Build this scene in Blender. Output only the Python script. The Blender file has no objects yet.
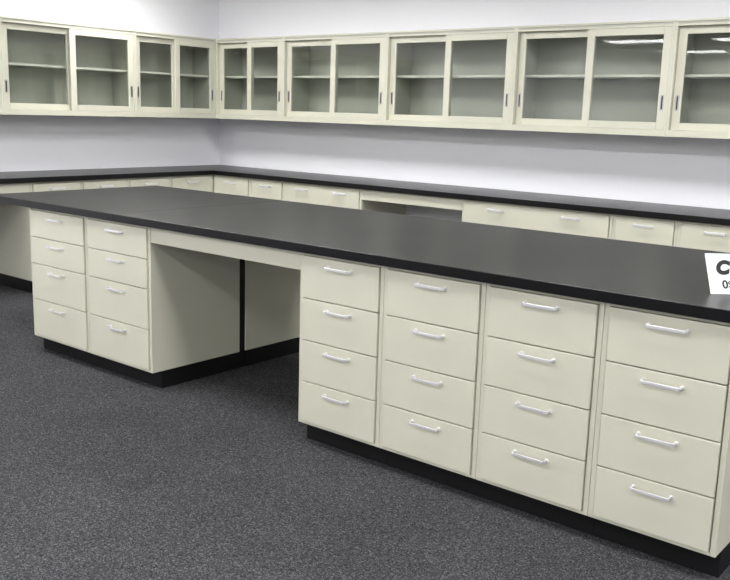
import bpy, bmesh, math
from mathutils import Matrix, Vector
S=bpy.context.scene
COL=S.collection
S.view_settings.view_transform='Standard'
S.view_settings.look='None'

# ---------------- fitted dimensions (metres) ----------------
ZB=.096; ZT=.880; CT=.92
X0,X1,X2,X3,X4,X5,X6,X7=0,.589,1.156,2.219,2.689,3.171,3.642,4.092
XE=-.42; YI=1.25; XR=4.14
XW,YW,DC,DU=-2.109,3.342,.634,.334
ZU,ZV=1.388,2.112
CEIL=2.75

# ---------------- materials ----------------
def mat(name,col,rough=.5,metal=0,nscale=0,namt=0,bump=0,bscale=200,spec=.5,emit=None,rvar=0):
    m=bpy.data.materials.new(name); m.use_nodes=True
    nt=m.node_tree; b=nt.nodes['Principled BSDF']
    b.inputs['Base Color'].default_value=(*col,1); b.inputs['Roughness'].default_value=rough
    b.inputs['Metallic'].default_value=metal; b.inputs['Specular IOR Level'].default_value=spec
    tc=nt.nodes.new('ShaderNodeTexCoord')
    if namt:
        n=nt.nodes.new('ShaderNodeTexNoise'); n.inputs['Scale'].default_value=nscale; n.inputs['Detail'].default_value=4
        nt.links.new(tc.outputs['Object'],n.inputs['Vector'])
        r=nt.nodes.new('ShaderNodeValToRGB')
        r.color_ramp.elements[0].position=.3; r.color_ramp.elements[1].position=.7
        r.color_ramp.elements[0].color=(*[c*(1-namt) for c in col],1)
        r.color_ramp.elements[1].color=(*[min(1,c*(1+namt)) for c in col],1)
        nt.links.new(n.outputs['Fac'],r.inputs['Fac']); nt.links.new(r.outputs['Color'],b.inputs['Base Color'])
        if rvar:
            mr=nt.nodes.new('ShaderNodeMapRange'); mr.inputs['From Min'].default_value=.3; mr.inputs['From Max'].default_value=.7
            mr.inputs['To Min'].default_value=rough-rvar; mr.inputs['To Max'].default_value=rough+rvar
            nt.links.new(n.outputs['Fac'],mr.inputs['Value']); nt.links.new(mr.outputs[0],b.inputs['Roughness'])
    if bump:
        n2=nt.nodes.new('ShaderNodeTexNoise'); n2.inputs['Scale'].default_value=bscale; n2.inputs['Detail'].default_value=3
        nt.links.new(tc.outputs['Object'],n2.inputs['Vector'])
        bp=nt.nodes.new('ShaderNodeBump'); bp.inputs['Strength'].default_value=bump; bp.inputs['Distance'].default_value=.002
        nt.links.new(n2.outputs['Fac'],bp.inputs['Height']); nt.links.new(bp.outputs['Normal'],b.inputs['Normal'])
    if emit:
        b.inputs['Emission Color'].default_value=(*emit[0],1); b.inputs['Emission Strength'].default_value=emit[1]
    return m
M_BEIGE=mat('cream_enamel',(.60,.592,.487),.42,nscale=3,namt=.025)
M_INNER_SHADE=mat('cream_enamel_inner_shade',(.43,.435,.375),.6,nscale=3,namt=.03)  # cream enamel darkened: shade inside the glazed cabinets put into the colour
M_SHELF=mat('pale_shelf_enamel',(.66,.65,.58),.5,nscale=3,namt=.02)
M_BLACK=mat('black_base_vinyl',(.004,.004,.005),.55,nscale=8,namt=.2,spec=.3)
M_TOP=mat('black_epoxy_worktop',(.0055,.0053,.0062),.31,nscale=1.6,namt=.2,bump=.05,bscale=300,spec=.27,rvar=.012)
M_WALL=mat('painted_wall',(.885,.885,.925),.7,nscale=1.2,namt=.012,bump=.04,bscale=90)
M_CEIL=mat('ceiling_tile',(.85,.85,.85),.9,nscale=60,namt=.04)
M_HANDLE=mat('satin_aluminium',(.74,.74,.76),.33,metal=.4,nscale=20,namt=.02)
M_PULL=mat('brushed_steel_pull',(.45,.45,.45),.35,metal=.9,nscale=20,namt=.05)
M_DARK=mat('dark_recess',(.02,.02,.02),.6,nscale=20,namt=.1)
M_PAPER=mat('white_card',(.88,.88,.89),.6,nscale=10,namt=.01)
M_INK=mat('black_ink',(.006,.006,.006),.6,nscale=10,namt=.05)
M_LAMP=mat('lamp_diffuser',(.9,.9,.9),.5,nscale=5,namt=.01,emit=((1,.99,.98),18.5))
M_LAMPF=mat('lamp_housing_white',(.8,.8,.8),.5,nscale=5,namt=.01)

def carpet():
    m=bpy.data.materials.new('grey_flecked_carpet'); m.use_nodes=True
    nt=m.node_tree; b=nt.nodes['Principled BSDF']; b.inputs['Roughness'].default_value=1; b.inputs['Specular IOR Level'].default_value=.0
    tc=nt.nodes.new('ShaderNodeTexCoord')
    v=nt.nodes.new('ShaderNodeTexVoronoi'); v.inputs['Scale'].default_value=250
    nt.links.new(tc.outputs['Object'],v.inputs['Vector'])
    sx=nt.nodes.new('ShaderNodeSeparateColor'); nt.links.new(v.outputs['Color'],sx.inputs[0])
    r=nt.nodes.new('ShaderNodeValToRGB'); e=r.color_ramp.elements
    e[0].position=0; e[0].color=(.028,.028,.030,1); e[1].position=1; e[1].color=(.165,.165,.172,1)
    k=e.new(.45); k.color=(.060,.060,.064,1); k=e.new(.8); k.color=(.086,.086,.091,1)
    nt.links.new(sx.outputs[0],r.inputs['Fac'])
    def mul(src,scale,lo,det,fac):
        n=nt.nodes.new('ShaderNodeTexNoise'); n.inputs['Scale'].default_value=scale; n.inputs['Detail'].default_value=det
        nt.links.new(tc.outputs['Object'],n.inputs['Vector'])
        q=nt.nodes.new('ShaderNodeValToRGB'); q.color_ramp.elements[0].position=.33; q.color_ramp.elements[1].position=.67
        q.color_ramp.elements[0].color=(lo,lo,lo,1)
        nt.links.new(n.outputs['Fac'],q.inputs['Fac'])
        mx=nt.nodes.new('ShaderNodeMixRGB'); mx.blend_type='MULTIPLY'; mx.inputs['Fac'].default_value=fac
        nt.links.new(src,mx.inputs['Color1']); nt.links.new(q.outputs['Color'],mx.inputs['Color2']); return mx.outputs['Color']
    c=mul(r.outputs['Color'],80,.5,3,.6); c=mul(c,2.5,.7,2,.4)
    nt.links.new(c,b.inputs['Base Color'])
    return m
M_CARPET=carpet()
def glass():
    m=bpy.data.materials.new('clear_glass'); m.use_nodes=True
    nt=m.node_tree; nt.nodes.remove(nt.nodes['Principled BSDF']); out=nt.nodes['Material Output']
    t=nt.nodes.new('ShaderNodeBsdfTransparent'); t.inputs['Color'].default_value=(.93,.945,.935,1)
    g=nt.nodes.new('ShaderNodeBsdfGlossy'); g.inputs['Roughness'].default_value=.02
    lw=nt.nodes.new('ShaderNodeLayerWeight'); lw.inputs['Blend'].default_value=.5
    p=nt.nodes.new('ShaderNodeMath'); p.operation='POWER'; p.inputs[1].default_value=4.5
    q=nt.nodes.new('ShaderNodeMath'); q.operation='MULTIPLY_ADD'; q.inputs[1].default_value=.9; q.inputs[2].default_value=.035
    nt.links.new(lw.outputs['Facing'],p.inputs[0]); nt.links.new(p.outputs[0],q.inputs[0])
    mx=nt.nodes.new('ShaderNodeMixShader')
    nt.links.new(q.outputs[0],mx.inputs[0]); nt.links.new(t.outputs[0],mx.inputs[1]); nt.links.new(g.outputs[0],mx.inputs[2])
    nt.links.new(mx.outputs[0],out.inputs[0]); return m
M_GLASS=glass()

# ---------------- mesh helpers ----------------
def boxes_mesh(name,boxes,mats):
    """boxes: (x0,x1,y0,y1,z0,z1[,matindex])"""
    bm=bmesh.new()
    for bx in boxes:
        x0,x1,y0,y1,z0,z1=bx[:6]; mi=bx[6] if len(bx)>6 else 0
        v=[bm.verts.new((x,y,z)) for z in (z0,z1) for y in (y0,y1) for x in (x0,x1)]
        for f in ((0,2,3,1),(4,5,7,6),(0,1,5,4),(2,6,7,3),(0,4,6,2),(1,3,7,5)):
            bm.faces.new([v[i] for i in f]).material_index=mi
    me=bpy.data.meshes.new(name); bm.to_mesh(me); bm.free()
    for m in mats: me.materials.append(m)
    return me
def add(name,data,parent=None,loc=(0,0,0),bevel=0,seg=2):
    o=bpy.data.objects.new(name,data); COL.objects.link(o); o.location=loc
    if parent: o.parent=parent
    if bevel:
        b=o.modifiers.new('bevel','BEVEL'); b.width=bevel; b.segments=seg; b.limit_method='ANGLE'
    return o
def top(o,label,cat,group=None):
    o['label']=label; o['category']=cat
    if group: o['group']=group
    return o
def structure(o): o['kind']='structure'; return o

# bow handle: flat bar swept through a rounded U
def handle_mesh(L=.15,proj=.027,hz=.0055):
    pts=[]
    h=L/2; r=.006
    pts.append((-h,0)); pts.append((-h,-(proj-r)))
    for i in range(1,5):
        a=i/4*math.pi/2; pts.append((-h+r-r*math.cos(a),-(proj-r)-r*math.sin(a)))
    pr=[(-x,y) for x,y in reversed(pts)]
    path=pts+pr
    q=hz-.001
    prof=[(-.0025,-q),(-.0017,-hz),(.0017,-hz),(.0025,-q),(.0025,q),(.0017,hz),(-.0017,hz),(-.0025,q)]
    bm=bmesh.new(); rings=[]
    n=len(path)
    for i,(x,y) in enumerate(path):
        p=Vector((x,y,0)); a=Vector((*path[max(0,i-1)],0)); b=Vector((*path[min(n-1,i+1)],0))
        t=(b-a).normalized(); nrm=Vector((t.y,-t.x,0))
        rings.append([bm.verts.new(p+nrm*c+Vector((0,0,s))) for c,s in prof])
    for i in range(n-1):
        for k in range(8):
            bm.faces.new((rings[i][k],rings[i][(k+1)%8],rings[i+1][(k+1)%8],rings[i+1][k]))
    bm.faces.new(rings[0]); bm.faces.new(rings[-1])
    for s in (-1,1):
        bmesh.ops.create_cone(bm,cap_ends=True,segments=16,radius1=.008,radius2=.007,depth=.003,
            matrix=Matrix.Translation((s*h,-.0015,0))@Matrix.Rotation(math.pi/2,4,'X'))
    bmesh.ops.recalc_face_normals(bm,faces=bm.faces)
    me=bpy.data.meshes.new('handle'); bm.to_mesh(me); bm.free(); me.materials.append(M_HANDLE)
    return me
H15=handle_mesh(.130)
H12=handle_mesh(.122,.032,.0075)

G=.0042; SW=.019; TR=.014; BR=.012; PR=.009
def base_cabinet(origin,rot,w,depth,rows,label,group,handles=1,hm=None,front_cols=1):
    """rows: list of (height fraction, kind)"""
    hm=hm or H15
    e=bpy.data.objects.new('base_cabinet',None); COL.objects.link(e)
    e.empty_display_size=.1; e.location=origin; e.rotation_euler=(0,0,rot)
    top(e,label,'cabinet',group)
    w-=.0015
    body=boxes_mesh('body',[(0,SW,0,depth,ZB,ZT-.001),(w-SW,w,0,depth,ZB,ZT-.001),
        (SW,w-SW,0,depth,ZB,ZB+BR),(SW,w-SW,0,depth,ZT-TR,ZT-.001),(SW,w-SW,depth-.012,depth,ZB+BR,ZT-TR)],[M_BEIGE])
    add('body',body,e,bevel=.0015)
    tk=boxes_mesh('toe_kick',[(0,w,.06,.075,0,ZB-.001),(0,w,depth-.015,depth,0,ZB-.001),(0,.015,.075,depth-.015,0,ZB-.001),(w-.015,w,.075,depth-.015,0,ZB-.001)],[M_BLACK])
    add('toe_kick',tk,e)['label']='black recessed base strip'
    H=ZT-TR-ZB-BR; z=ZT-TR; tot=sum(r[0] for r in rows)
    for fr,kind in rows:
        h=H*fr/tot; za,zb=z-h+G/2,z-G/2; z-=h
        if kind=='drawer':
            d=boxes_mesh('drawer',[(SW+G*.9,w-SW-G*.9,-PR,.014,za,zb),
                (SW+.02,SW+.032,.014,depth-.06,za+.02,zb-.02),(w-SW-.032,w-SW-.02,.014,depth-.06,za+.02,zb-.02),
                (SW+.032,w-SW-.032,.014,depth-.06,za+.02,za+.028),(SW+.032,w-SW-.032,depth-.072,depth-.06,za+.028,zb-.02)],[M_BEIGE])
            d=add('drawer',d,e,bevel=.002)
            hz=zb-min(.036,(zb-za)*.3) if hm is H15 else zb-.040
            for i in range(handles):
                hx=w*(i+.5)/handles if handles==1 else w*(.25+.5*i)
                hh=add('handle',hm,d,(hx,-PR,hz)); hh['label']='satin aluminium bow handle'
        else:
            n=2 if w>.7 else 1; ww=(w-2*SW)/n
            for i in range(n):
                a=SW+ww*i+G/2; b=SW+ww*(i+1)-G/2
                d=add('door',boxes_mesh('door',[(a,b,-PR,.014,za,zb)],[M_BEIGE]),e,bevel=.002)
                hx=(b-.1) if i==0 and n==2 else (a+.1)
                add('handle',hm,d,(hx,-PR,zb-.04))['label']='satin aluminium bow handle'
    return e
R4=[(1,'drawer')]*4
RL=[(1,'drawer'),(1,'drawer'),(1.36,'drawer'),(1.40,'drawer')]
RW=[(.21,'drawer'),(.79,'door')]
RN=[(.21,'drawer'),(.79/3,'drawer'),(.79/3,'drawer'),(.79/3,'drawer')]
DF=.62
for a,b in ((X0,X1),(X1,X2)):
    base_cabinet((a,0,0),0,b-a,DF,RL,'cream metal cabinet, two shallow and two deep drawers','drawer cabinets beside the island knee space')
for i,(a,b) in enumerate(((X3,X4),(X4,X5),(X5,X6),(X6,X7))):
    lb='cream metal cabinet with four equal drawers under the black island top'
    if i==0: lb='cream metal four-drawer cabinet beside the open knee space'
    if i==3: lb='cream metal four-drawer cabinet at the end of the island'
    base_cabinet((a,0,0),0,b-a,DF,R4,lb,'four-drawer cabinets in the island')
YR=YI-.03; DR=YR-.668
for a,b in ((X0,X1),(X1,X2)):
    base_cabinet((b,YR,0),math.pi,b-a,DR,R4,'cream metal cabinet backing onto the island drawer units','rear cabinets of the island')
for a,b in ((X3,X5),(X5,X7)):
    base_cabinet((b,YR,0),math.pi,b-a,DR,RW,'wide cream metal cabinet on the reverse side of the island','rear cabinets of the island')
top(add('gap_strip',boxes_mesh('gap_strip',[(X2-.03,X2-.008,DF+.002,.666,0.0,ZT-.001)],[M_BLACK])),'black strip added in the gap between two back-to-back cabinets','filler strip')  # black strip added so the gap between the cabinets reads black

# worktops
def poly_prism(name,polys,z0,z1,m):
    bm=bmesh.new()
    for pts in polys:
        b=[bm.verts.new((x,y,z0)) for x,y in pts]; t=[bm.verts.new((x,y,z1)) for x,y in pts]
        bm.faces.new(t); bm.faces.new(list(reversed(b))); n=len(pts)
        for i in range(n): bm.faces.new((b[i],b[(i+1)%n],t[(i+1)%n],t[i]))
    bmesh.ops.recalc_face_normals(bm,faces=bm.faces)
    me=bpy.data.meshes.new(name); bm.to_mesh(me); bm.free(); me.materials.append(m); return me
XS=.88
island_top=top(add('countertop',poly_prism('countertop',[[(XE,-.03),(XS-.0006,-.03),(XS-.0006,YI),(XE,YI)],[(XS+.0006,-.03),(XR,-.03),(XR,YI),(XS+.0006,YI)]],ZT,CT,M_TOP),bevel=.0025,seg=3),
    'long matte black epoxy worktop on the cream island cabinets','countertop')
YL0=-.62; XB1=4.9
wall_top=top(add('countertop',poly_prism('countertop',[[(XW+.002,YL0),(XW+DC,YL0),(XW+DC,YW-DC),(XB1,YW-DC),(XB1,YW-.002),(XW+.002,YW-.002)]],ZT,CT,M_TOP),bevel=.003,seg=3),
    'L-shaped matte black epoxy worktop running along two walls','countertop')
# aprons fixed under the worktops over the knee spaces
ZA=.795
def apron(x0,x1,y0,par,rot=0,origin=None):
    me=boxes_mesh('apron_panel',[(0,x1-x0-.002,0,.018,ZA,ZT-.001),(0,x1-x0-.002,.018,.05,ZA,ZA+.002),(0,x1-x0-.002,.018,.05,ZT-.003,ZT-.001)],[M_BEIGE])
    o=add('apron_panel',me,par,origin or (x0+.0005,y0,0),bevel=.001); o.rotation_euler=(0,0,rot)
    o['label']='cream metal apron panel over the knee space'
apron(X2,X3,.002,island_top)
apron(X2,X3,0,island_top,math.pi,(X3-.001,YR-.002,0))

# wall runs of base cabinets
BD=DC-.03-.004
yf=YW-DC+.03
for a,b,nh,rows in ((XW+DC-.03,-1.009,1,RN),(-1.009,-.584,1,RN),(-.584,.293,2,RW),(1.262,2.440,2,RW),(2.440,2.874,1,RN),(2.874,3.35,1,RN),(3.35,4.35,2,RW)):
    base_cabinet((a,yf,0),0,b-a,BD,rows,
      'wide cream metal cabinet with one broad drawer against the wall' if nh==2 else 'narrow cream metal drawer cabinet against the wall',
      'base cabinets along the back wall',nh,H12)
apron(.293,1.262,yf,wall_top)
xf=XW+DC-.03
for a,b in ((.884,1.331),(1.331,1.785),(1.785,2.229),(2.229,yf-.002),(-.6,-.15)):
    base_cabinet((xf,a,0),math.pi/2,b-a,BD,RN,'narrow cream metal drawer cabinet against the side wall','base cabinets along the side wall',1,H12)
apron(-.15,.884,0,wall_top,math.pi/2,(xf,-.15,0))

# ---------------- glazed wall cabinets ----------------
HU=ZV-ZU
def wall_cabinet(origin,rot,w,label,group):
    e=bpy.data.objects.new('wall_cabinet',None); COL.objects.link(e); e.location=origin; e.rotation_euler=(0,0,rot)
    e.empty_display_size=.1; top(e,label,'cabinet',group)
    w-=.001; d=DU-.003; t=.016; tr=.026; br=.042; s=.06
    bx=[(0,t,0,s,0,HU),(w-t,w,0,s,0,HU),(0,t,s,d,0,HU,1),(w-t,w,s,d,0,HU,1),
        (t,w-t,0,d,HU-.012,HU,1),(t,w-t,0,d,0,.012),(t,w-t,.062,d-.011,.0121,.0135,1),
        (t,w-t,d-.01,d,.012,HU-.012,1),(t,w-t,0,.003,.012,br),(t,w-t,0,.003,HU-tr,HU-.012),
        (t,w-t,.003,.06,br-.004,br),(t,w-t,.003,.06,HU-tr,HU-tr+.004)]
    add('body',boxes_mesh('body',bx,[M_BEIGE,M_INNER_SHADE]),e,bevel=.001)
    cap=boxes_mesh('top_trim',[(0,w,-.006,d,HU+.0005,HU+.014)],[M_BEIGE]); add('top_trim',cap,e,bevel=.002)
    sh=boxes_mesh('shelf',[(t+.002,w-t-.002,.09,d-.012,HU*.53,HU*.53+.018)],[M_SHELF]); add('shelf',sh,e,bevel=.001)
    op0,op1=t+.001,w-t-.001; st=.054; dw=(op1-op0+st*.8)/2
    z0,z1=br+.001,HU-tr-.001; th=.02; rl=.047
    for i in range(2):
        xa=op0 if i==0 else op1-dw; xb=xa+dw; y0=.032 if i==0 else .002; y1=y0+th
        f=boxes_mesh('sliding_door',[(xa,xa+st,y0,y1,z0,z1),(xb-st,xb,y0,y1,z0,z1),(xa+st,xb-st,y0,y1,z0,z0+rl),(xa+st,xb-st,y0,y1,z1-rl,z1)],[M_BEIGE])
        f=add('sliding_door',f,e,bevel=.002)
        g=add('glass_pane',boxes_mesh('glass_pane',[(xa+st-.004,xb-st+.004,y0+.009,y0+.013,z0+rl-.004,z1-rl+.004)],[M_GLASS]),f)
        g['label']='clear glass pane'
        hx=xa+st*.5 if i==0 else xb-st*.5; hz=HU*.30
        hw,hh=.011,.05
        p=boxes_mesh('recessed_pull',[(hx-hw,hx-hw*.45,y0-.003,y0,hz-hh,hz+hh,0),(hx+hw*.45,hx+hw,y0-.003,y0,hz-hh,hz+hh,0),
            (hx-hw*.45,hx+hw*.45,y0-.003,y0,hz+hh-.008,hz+hh,0),(hx-hw*.45,hx+hw*.45,y0-.003,y0,hz-hh,hz-hh+.008,0),
            (hx-hw*.45,hx+hw*.45,y0-.001,y0,hz-hh+.008,hz+hh-.008,1)],[M_PULL,M_DARK])
        add('recessed_pull',p,f)['label']='steel recessed finger pull'
    return e
LW='cream wall cabinet with two sliding glass doors and one shelf'
gb='glazed wall cabinets on the back wall'; gl='glazed wall cabinets on the side wall'
yu=YW-DU; xu=XW+DU
for i,(a,b) in enumerate(((xu,-.881),(-.881,.287),(.287,1.468),(1.468,2.634),(2.634,3.80),(3.80,4.96))):
    wall_cabinet((a,yu,ZU),0,b-a,'narrower cream wall cabinet with sliding glass doors in the corner' if i==0 else LW,gb)
for i,(a,b) in enumerate(((-.39,.85),(.85,2.088),(2.088,yu-.001))):
    wall_cabinet((xu,a,ZU),math.pi/2,b-a,'narrower cream wall cabinet with sliding glass doors beside the corner' if i==2 else LW,gl)

# ---------------- sign card ----------------
BL=Vector((3.925,.195,CT+.001)); TL=Vector((3.878,.235,CT+.128)); u=Vector((.74,.67,0)).normalized(); W=.27
e=bpy.data.objects.new('sign_card',None); COL.objects.link(e); e.location=BL
top(e,'white folded card sign with black lettering standing on the worktop','sign')
def sheet(name,pts,th=.0012):
    bm=bmesh.new(); v=[bm.verts.new(p) for p in pts]; f=bm.faces.new(v)
    f.normal_update(); n=f.normal.copy()
    r=bmesh.ops.extrude_face_region(bm,geom=[f]); bmesh.ops.translate(bm,vec=n*-th,verts=[x for x in r['geom'] if isinstance(x,bmesh.types.BMVert)])
    bmesh.ops.recalc_face_normals(bm,faces=bm.faces)
    me=bpy.data.meshes.new(name); bm.to_mesh(me); bm.free(); me.materials.append(M_PAPER); return me
up=TL-BL
add('front_panel',sheet('front_panel',[(0,0,0),u*W,u*W+up,up]),e)
bb=Vector((0.0,.13,0))
add('back_panel',sheet('back_panel',[bb,bb+u*W,up+u*W+Vector((0,.003,0)),up+Vector((0,.003,0))]),e)
vv=up.normalized(); nn=u.cross(vv).normalized(); vo=nn.cross(u)
def text(s,size,pos,shear=0,off=.002):
    c=bpy.data.curves.new('t','FONT'); c.body=s; c.size=size; c.extrude=.0002; c.shear=shear; c.offset=off
    o=bpy.data.objects.new('t',c); COL.objects.link(o)
    dg=bpy.context.evaluated_depsgraph_get(); me=bpy.data.meshes.new_from_object(o.evaluated_get(dg)); bpy.data.objects.remove(o)
    me.materials.clear(); me.materials.append(M_INK)
    M=Matrix((u,vv,nn)).transposed().to_4x4(); M.translation=pos+nn*.0012
    me.transform(M); t=add('lettering',me,e); t['label']='black printed letters'
text('C',.062,u*.028+vv*.072,.25,.0045)
text('0$',.040,u*.044+vv*.020,0,.0010)

# ---------------- room ----------------
def wallobj(name,bx,m): return structure(add(name,boxes_mesh(name,[bx],[m])))
wallobj('floor',(XW-.1,9,-11,YW+.1,-.1,0),M_CARPET)
wallobj('ceiling',(XW-.1,9,-11,YW+.1,CEIL,CEIL+.1),M_CEIL)
wallobj('wall_back',(XW-.1,9,YW,YW+.1,0,CEIL),M_WALL)
wallobj('wall_left',(XW-.1,XW,-11,YW,0,CEIL),M_WALL)

lens=boxes_mesh('diffuser',[(-.57,.57,-.27,.27,-.012,-.006)],[M_LAMP])
frm=boxes_mesh('housing',[(-.6,.6,-.3,-.27,-.02,-.001),(-.6,.6,.27,.3,-.02,-.001),(-.6,-.57,-.27,.27,-.02,-.001),(.57,.6,-.27,.27,-.02,-.001),(-.57,.57,-.27,.27,-.005,-.001)],[M_LAMPF])
for y in (1.7,-.6,-2.9,-5.3,-7.6):
    for x in (-1.1,.6,2.8,5.0,7.2):
        e=bpy.data.objects.new('ceiling_light',None); COL.objects.link(e); e.location=(x,y,CEIL)
        top(e,'white recessed fluorescent ceiling light','ceiling light','recessed ceiling lights')
        add('housing',frm,e); add('diffuser',lens,e)

w=bpy.data.worlds.new('world'); S.world=w; w.use_nodes=True
w.node_tree.nodes['Background'].inputs[0].default_value=(.9,.91,.95,1); w.node_tree.nodes['Background'].inputs[1].default_value=.78

# ---------------- camera ----------------
cd=bpy.data.cameras.new('camera'); cam=bpy.data.objects.new('camera',cd); COL.objects.link(cam)
yaw,pit,rol,f=.684,.196,.030,890.6
fw=Vector((-math.sin(yaw)*math.cos(pit),math.cos(yaw)*math.cos(pit),-math.sin(pit)))
rt=Vector((math.cos(yaw),math.sin(yaw),0)); upv=rt.cross(fw)
r2=rt*math.cos(rol)+upv*math.sin(rol); u2=upv*math.cos(rol)-rt*math.sin(rol)
M=Matrix((r2,u2,-fw)).transposed().to_4x4(); M.translation=(4.880,-2.811,1.481)
cam.matrix_world=M
cd.sensor_fit='HORIZONTAL'; cd.sensor_width=36; cd.lens=f*36/730; cd.clip_start=.05
S.camera=cam
